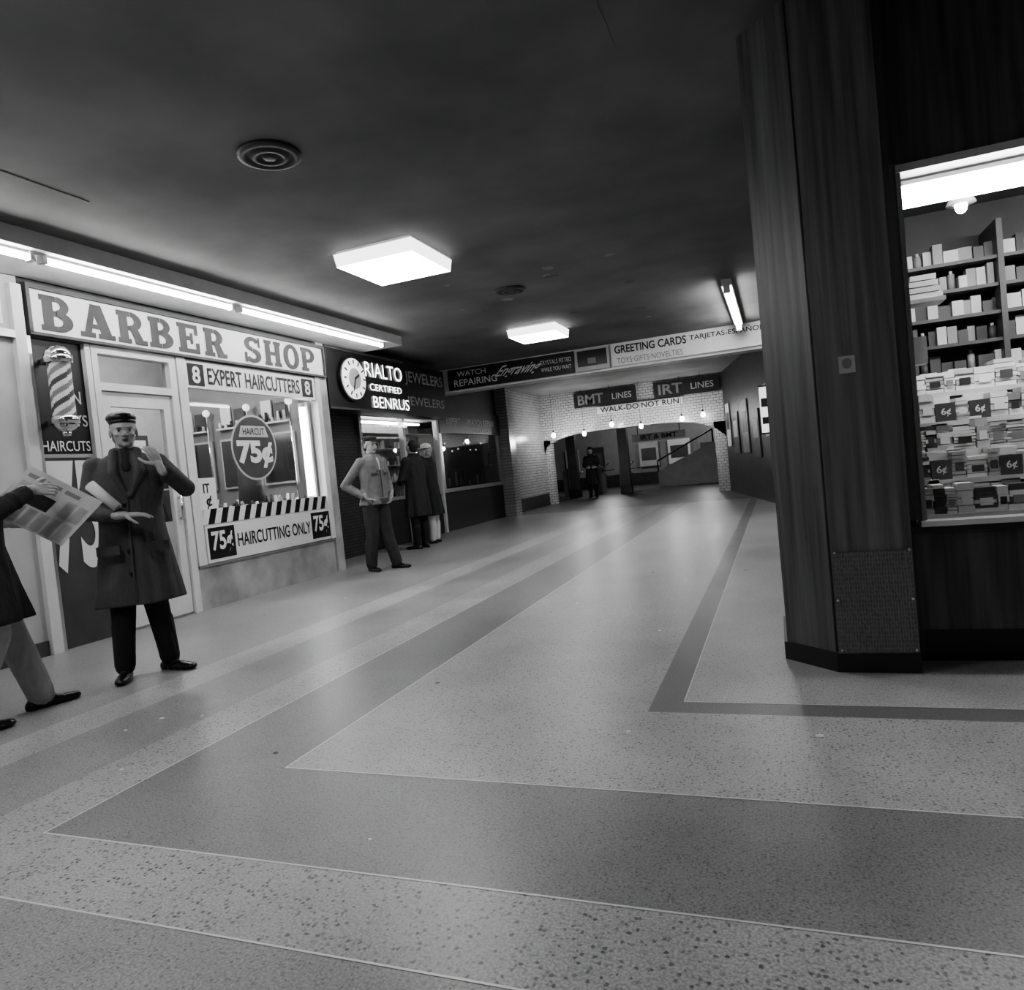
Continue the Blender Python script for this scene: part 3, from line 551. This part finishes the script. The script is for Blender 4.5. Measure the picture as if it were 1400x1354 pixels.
# ---------------------------------------------------------------- people
def remesh(src,voxel,it=2,fl0=True):
    me=bpy.data.meshes.new('r'); me.from_pydata(src.v,[],src.f); ob=bpy.data.objects.new('r',me); scene.collection.objects.link(ob)
    md=ob.modifiers.new('r','REMESH'); md.mode='VOXEL'; md.voxel_size=voxel
    sm=ob.modifiers.new('s','SMOOTH'); sm.factor=.5; sm.iterations=it
    dg=bpy.context.evaluated_depsgraph_get(); dg.update(); out=bpy.data.meshes.new_from_object(ob.evaluated_get(dg))
    bv=BVHTree.FromPolygons(src.v,src.f)
    vs=[v.co.copy() for v in out.vertices]; fs=[tuple(p.vertices) for p in out.polygons]; ms=[]
    for p in out.polygons:
        r=bv.find_nearest(p.center); ms.append(src.mats[src.m[r[2]]] if r[2] is not None else src.mats[0])
    if fl0:
        for v in vs: v.z=max(v.z,0.0)
    bpy.data.objects.remove(ob); bpy.data.meshes.remove(me); bpy.data.meshes.remove(out)
    return vs,fs,ms
def merge(dst,res):
    vs,fs,ms=res; b=len(dst.v); dst.v+=vs
    for f,m in zip(fs,ms): dst.f.append(tuple(b+k for k in f)); dst.m.append(dst.mi(m)); dst.s.append(True)
def hand(s,w,d,n,t,curl=.5,k=1.,m='skin'):
    w=Vector(w); d=Vector(d).normalized(); n=Vector(n); n=(n-d*n.dot(d)).normalized(); tt=d.cross(n); t=tt if tt.dot(Vector(t))>0 else -tt
    s.cyl(w-d*.05,w+d*.01,.027*k,.025*k,m,10,rnd=True)
    offs=(.028,.009,-.010,-.027); ln=(.074,.082,.076,.060)
    for o,l in zip(offs,ln):
        kn=w+d*(.088*k-abs(o-.009)*.25)+t*(o*k); s.cyl(w+t*(o*.55*k)+d*.012,kn,.016*k,.0115*k,m,8,rnd=True)
        p=kn; a=curl*.5
        for q,fr in enumerate((.45,.32,.25)):
            dd=(d*math.cos(a)+n*math.sin(a)+t*(o*.8)).normalized(); e=p+dd*(l*fr*k); s.cyl(p,e,(.0092-.0009*q)*k,(.0084-.0009*q)*k,m,8,rnd=True); p=e; a+=curl
    p=w+d*(.02*k)+t*(.024*k)
    for q,(l,r) in enumerate(((.042,.0135),(.034,.0105),(.026,.0095))):
        dd=(d*(.55+.25*q)+t*(.75-.3*q)+n*(.25+.2*q)).normalized(); e=p+dd*l*k; s.cyl(p,e,r*k,r*.88*k,m,8,rnd=True); p=e
def head(dst,fine,C,f,up,hair,hat,k=1.):
    f=Vector(f).normalized(); up=Vector(up).normalized(); r=f.cross(up).normalized(); up=r.cross(f).normalized(); ax=(r,f,up)
    P=lambda x,y,z: C+(r*x+f*y+up*z)*k
    E=lambda x,y,z,a,b,c,m,tgt=fine: tgt.ell(P(x,y,z),(a*k,b*k,c*k),m,ax,n=22,k=12)
    E(0,-.012,.03,.075,.094,.084,'skin'); E(0,.02,-.02,.063,.068,.078,'skin'); E(0,.03,-.065,.05,.048,.04,'skin'); E(0,.062,-.086,.022,.018,.018,'skin')
    fine.cyl(P(0,.084,.006),P(0,.108,-.026),.0075*k,.012*k,'skin',10,rnd=True); E(.011,.093,-.03,.008,.01,.007,'skin'); E(-.011,.093,-.03,.008,.01,.007,'skin')
    for q in(-1,1):
        E(q*.028,.077,.024,.024,.013,.007,'skin'); E(q*.036,.056,-.022,.023,.024,.018,'skin'); E(q*.078,-.008,-.005,.009,.018,.032,'skin')
        E(q*.031,.0735,.002,.0125,.0115,.0075,'eyew',dst); E(q*.031,.0825,.002,.0058,.005,.006,'eyed',dst); E(q*.031,.0785,.0095,.0155,.009,.003,'lip_lidshade',dst)  # dark upper lid puts eye-region shade into the colour
        E(q*.031,.086,.023,.018,.005,.003,hair,dst)
    E(0,.083,-.053,.02,.008,.004,'lip_lidshade'); E(0,.083,-.061,.018,.008,.0045,'lip_lidshade'); E(0,.090,-.057,.018,.003,.0015,'eyed',dst)
    fine.cyl(P(0,-.025,-.2),P(0,-.012,-.06),.058*k,.052*k,'skin',16)
    if hair: E(0,-.035,.03,.0805,.09,.088,hair); E(0,-.05,-.03,.07,.055,.06,hair)
    if hat=='beret':
        E(.004,-.02,.094,.092,.106,.046,'black'); E(0,-.014,.066,.084,.1,.026,'black')
    elif hat=='cap':
        E(0,-.012,.09,.092,.108,.045,'gtrous'); E(0,-.02,.1,.1,.112,.03,'gtrous'); E(0,.105,.064,.062,.056,.007,'black')
    elif hat=='fedora' or hat=='whitehat':
        mm='hatw' if hat=='whitehat' else 'coatd'
        E(0,-.01,.1,.085,.1,.065,mm); E(0,0,.07,.125,.14,.008,mm)
def person(name,pos,f,Ht,j,coat,hem,trous,hair,hat,voxel=.009,skirtr=(.25,.19),hands=True,extra=None,shoe='shoe'):
    k=Ht/1.74; pos=Vector((pos[0],pos[1],0)); f=Vector((f[0],f[1],0)).normalized(); r=Vector((f.y,-f.x,0))
    V=lambda p: pos+(r*p[0]+f*p[1]+ZV*p[2])*k
    D=lambda p: (r*p[0]+f*p[1]+ZV*p[2]).normalized()
    src=MB(); fine=MB(); out=MB()
    lean=j.get('lean',(0,0)); tw=j.get('tw',1.0)
    C=lambda x,y,z,ln=1: V((x+lean[0]*max(z-.9,0)/.8,y+lean[1]*max(z-.9,0)/.8,z))
    for sgn,kn,an,fd in ((1,j['kr'],j['ar'],j.get('fr',(0.25,1))),(-1,j['kl'],j['al'],j.get('fl',(-.25,1)))):
        hp=(sgn*.09,0,.92)
        src.cyl(V(hp),V(kn),.098*tw*k,.078*tw*k,trous,14,rnd=True); src.cyl(V(kn),V(an),.078*tw*k,.06*tw*k,trous,14,rnd=True)
        src.cyl(V(((kn[0]+an[0])/2,(kn[1]+an[1])/2-.015,(kn[2]+an[2])/2+.06)),V(an),.072*tw*k,.064*tw*k,trous,14,rnd=True)
        a=Vector((an[0],an[1],0)); fd=Vector((fd[0],fd[1],0)).normalized(); az=an[2]
        hl=a-fd*.04; X=D((fd.y,-fd.x,0)); Y=D(fd)
        src.cyl(V(an),V((hl.x+fd.x*.02,hl.y+fd.y*.02,max(az-.05,.03))),.045*k,.04*k,shoe,12,rnd=True)
        for t,rx,rz in ((0,.036,.042),(.06,.038,.045),(.12,.045,.038),(.17,.047,.03),(.205,.042,.025)):
            q=hl+fd*t; zz=(az-.09)*(1-t/.25)+.022 if az>.1 else .022
            src.ell(V((q.x,q.y,zz)),(rx*k,.05*k,rz*k),shoe,(X,Y,ZV),n=14,k=8)
    src.ell(V((0,0,.95)),(.165*k,.115*k,.13*k),trous,(D((1,0,0)),D((0,1,0)),ZV))
    prof=[(hem,skirtr[0],skirtr[1]),(hem+(.95-hem)*.5,(skirtr[0]+.205)/2,(skirtr[1]+.15)/2),(.98,.2,.148),(1.12,.192,.14),(1.26,.21,.142),(1.36,.212,.135),(1.43,.18,.115),(1.475,.115,.09),(1.5,.075,.075)]
    rings=[]; n=40; ph=random.random()*6
    for z,rx,ry in prof:
        am=.018*max(0,(1.0-z))/max(.1,1.0-hem) if hem<1 else 0
        am+=.003
        ring=[]
        for i in range(n):
            t=2*math.pi*i/n; q=1+ (am/.2)*(math.sin(5*t+ph)+.6*math.sin(9*t+2*ph))
            ring.append(C(rx*q*math.cos(t),ry*q*math.sin(t)+(.01 if z>1.1 else 0),z))
        rings.append(ring)
    src.loft(rings,coat)
    for sgn,el,wr,hd,hn,cu in ((1,j['er'],j['wr'],j.get('hr'),j.get('nr'),j.get('cr',.5)),(-1,j['el'],j['wl'],j.get('hl'),j.get('nl'),j.get('cl',.5))):
        sh=C(sgn*.185,0,1.405); E_=V(el); W=V(wr)
        src.ell(sh,(.07*k,.072*k,.07*k),coat); src.cyl(sh,E_,.068*k,.058*k,coat,14,rnd=True); dv=(W-E_).normalized()
        src.cyl(E_,W-dv*.03,.058*k,.047*k,coat,14,rnd=False); src.ell(E_,(.06*k,)*3,coat)
        for q in (.3,.62):
            src.ell(E_.lerp(W,q),(.058*k,.058*k,.02*k),coat,(dv.orthogonal().normalized(),dv.cross(dv.orthogonal().normalized()),dv),n=14,k=6)
        if hands and hd:
            d=D(hd); nn=D(hn) if hn else D((0,1,0)); th=D(j.get('tr',(0,0,1)) if sgn>0 else j.get('tl',(0,0,1)))
            hand(fine,W,d,nn,th,cu,k)
    src.loft([[C(.082*math.cos(2*math.pi*i/24),.085*math.sin(2*math.pi*i/24)-.01,z) for i in range(24)] for z in (1.44,1.5,1.525)],coat)
    if extra: extra(src,fine,out,V,C,D,k)
    hc=C(j.get('hx',0),.02+j.get('hy',0),1.622)
    head(out,fine,hc,D(j.get('look',(0,1,0))),D(j.get('hup',(0,0,1))),hair,hat,k)
    merge(out,remesh(src,voxel,2)); merge(out,remesh(fine,min(voxel*.5,.005),1,False))
    return out.build(name)
def exA(src,fine,out,V,C,D,k):
    for sg in(-1,1):
        src.cyl(C(sg*.07,.085,1.49),C(sg*.075,.155,1.36),.028,.03,'coat',10,rnd=True); src.cyl(C(sg*.075,.155,1.36),C(sg*.01,.165,1.2),.026,.012,'coat',10,rnd=True)
        out.obox(C(sg*.14,.176,.86),(D((1,sg*-.35,0)),D((sg*.35,1,0)),ZV),(.07,.012,.03),'coat')
    src.cyl(C(0,.05,1.49),C(0,.13,1.38),.045,.028,'scarf',12,rnd=True)
    for z in(1.15,1.0,.85,.7): out.ell(C(.03,.165+(.95-z)*.04,z),(.014,.01,.014),'black',n=10,k=6)
    src.cyl(C(.012,.16,1.18),C(.02,.19,.52),.008,.01,'coat',8)
    a=V((.2,.2,1.29)); b=V((.06,.27,1.13)); out.cyl(a,b,.035,.03,'paper',16)
    out.cyl(a+(a-b)*.02,b,.022,.02,'inkg',12)
person('man_in_beret',(-4.06,3.53),(.74,-.67),1.74,dict(kr=(.1,.02,.5),ar=(.13,.03,.09),fr=(.15,1),kl=(-.09,.03,.5),al=(-.14,-.02,.09),fl=(-.75,.8),lean=(-.02,.02),
  er=(.25,.02,1.12),wr=(.03,.27,1.08),hr=(-1,.25,-.05),nr=(0,-.2,-1),tr=(0,1,.3),cr=.2,
  el=(-.35,.1,1.22),wl=(-.2,.27,1.38),hl=(.35,-.1,.9),nl=(.3,-1,0),tl=(.5,0,.3),cl=.5,look=(-.08,1,.02),hx=.0,hy=.02),
  'coat',.49,'trous','hairw','beret',.008,(.255,.19),extra=exA)
def exC(src,fine,out,V,C,D,k):
    c0=Vector((-4.06,2.96,1.18)); u=Vector((.62,.78,0)).normalized()
    e1=(u*.345-ZV*.25); e2=(-u*.24-ZV*.24)
    o=c0-e1*.5-e2*.5
    N_=u.cross(ZV)
    def q(a0,a1,b0,b1,off,m):
        P=lambda a,b:o+e1*a+e2*b+N_*(off+.012*math.sin(a*7))
        nn=8; vs=[];fs=[]
        for i in range(nn+1):
            a=a0+(a1-a0)*i/nn; vs+=[P(a,b0),P(a,b1)]
        for i in range(nn): fs.append((2*i,2*i+2,2*i+3,2*i+1))
        out.add(vs,fs,m,True)
    q(0,1,0,1,0,'paper'); q(0,1,0,1,-.006,'paper'); q(0,1,0,1,-.012,'paper')
    q(.25,.55,.35,.6,.003,'ink')
    for cl in range(6):
        for rr in range(20): q(.05+cl*.155,.05+cl*.155+.125,.64+rr*.0165,.64+rr*.0165+.006,.002,'inkg')
    for cl in (0,4,5):
        for rr in range(18): q(.05+cl*.155,.05+cl*.155+.125,.26+rr*.018,.26+rr*.018+.006,.002,'inkg')
    for a_ in (.06,.3,.55): q(a_,a_+.2,.1,.17,.002,'inkg')
person('man_with_newspaper',(-4.16,2.58),(.3,.95),1.74,dict(kr=(.1,.02,.5),ar=(.12,-.14,.09),fr=(.1,1),kl=(-.09,.14,.52),al=(-.09,.27,.09),fl=(0,1),tw=1.15,
  er=(.24,.0,1.13),wr=(.13,.28,1.28),hr=(-.05,1,-.05),nr=(-1,0,-.3),tr=(-.2,0,1),cr=.45,
  el=(-.26,.0,1.12),wl=(-.2,.25,1.1),hl=(.1,1,0),nl=(1,0,0),tl=(0,0,1),cl=.7),'coatd',.56,'khaki','haird','fedora',.009,(.23,.23),extra=exC)
def exB(src,fine,out,V,C,D,k):
    src.cyl(C(0,.12,1.44),C(0,.145,1.3),.02,.01,'hatw',10,rnd=True)
    src.loft([[C(.205*math.cos(2*math.pi*i/24),.158*math.sin(2*math.pi*i/24),z) for i in range(24)] for z in (.87,.93)],'dgrey')
    for sg in (-1,1): src.cyl(C(sg*.06,.09,1.48),C(sg*.05,.15,1.3),.024,.02,'jacket',10,rnd=True)
    out.cyl(C(0,.155,1.3),C(0,.158,.94),.005,.005,'dark',6)
    for sg in (-1,1): out.obox(C(sg*.1,.15,1.25),(D((1,-sg*.3,0)),D((sg*.3,1,0)),ZV),(.045,.008,.012),'dgrey')
person('man_in_cap',(-4.93,8.0),(.93,-.25),1.74,dict(kr=(.1,.0,.5),ar=(.12,-.05,.09),fr=(.3,1),kl=(-.09,.05,.5),al=(-.14,.14,.09),fl=(-.2,1),tw=1.15,
  er=(.3,-.2,1.13),wr=(.19,.06,.95),hr=(-.5,.1,-.8),nr=(-1,0,0),tr=(0,1,.4),cr=.5,
  el=(-.3,-.04,1.14),wl=(-.18,.12,.96),hl=(.5,.1,-.8),nl=(1,0,0),tl=(0,1,.4),cl=.5,look=(.1,1,-.05)),'jacket',.86,'gtrous','haird','cap',.009,(.215,.165),extra=exB)
bk=dict(kr=(.1,0,.5),ar=(.1,0,.09),kl=(-.09,0,.5),al=(-.1,0,.09),er=(.25,.06,1.13),wr=(.15,.22,1.05),hr=(-.6,.8,0),nr=(-.3,-.5,0),el=(-.25,.06,1.13),wl=(-.15,.22,1.05),hl=(.6,.8,0),nl=(.3,-.5,0))
person('customer_in_overcoat',(-5.55,10.3),(-1,.25),1.78,bk,'coatd',.52,'trous','haird',None,.011,(.23,.18))
person('woman_in_white_hat',(-5.68,11.05),(-1,-.1),1.7,bk,'coatd',.5,'hatw','hairw','whitehat',.011,(.24,.2))
person('commuter',(-5.62,22.3),(.2,-1),1.6,bk,'coatd',.45,'trous','haird','fedora',.013,(.24,.19))
# ---------------------------------------------------------------- world & camera
wd=bpy.data.worlds.new('world'); scene.world=wd; wd.use_nodes=True; wd.node_tree.nodes['Background'].inputs[0].default_value=(.5,.5,.5,1); wd.node_tree.nodes['Background'].inputs[1].default_value=.05
cd=bpy.data.cameras.new('camera'); cam=bpy.data.objects.new('camera',cd); scene.collection.objects.link(cam)
cd.sensor_fit='HORIZONTAL'; cd.sensor_width=36; cd.lens=970/1400*36; cd.clip_start=.05; cd.clip_end=200
rt=Vector((.9321,.3489,-.098)); bk_=Vector((.3535,-.9349,.0342)); bk_.normalize(); rt=(rt-bk_*rt.dot(bk_)).normalized(); up=bk_.cross(rt)
m=Matrix((rt,up,bk_)).transposed().to_4x4(); m.translation=Vector((0,0,1.12)); cam.matrix_world=m
scene.camera=cam
try:
    scene.view_settings.view_transform='AgX'; scene.view_settings.look='AgX - Medium High Contrast'; scene.view_settings.exposure=.65
except Exception as e: print(e)
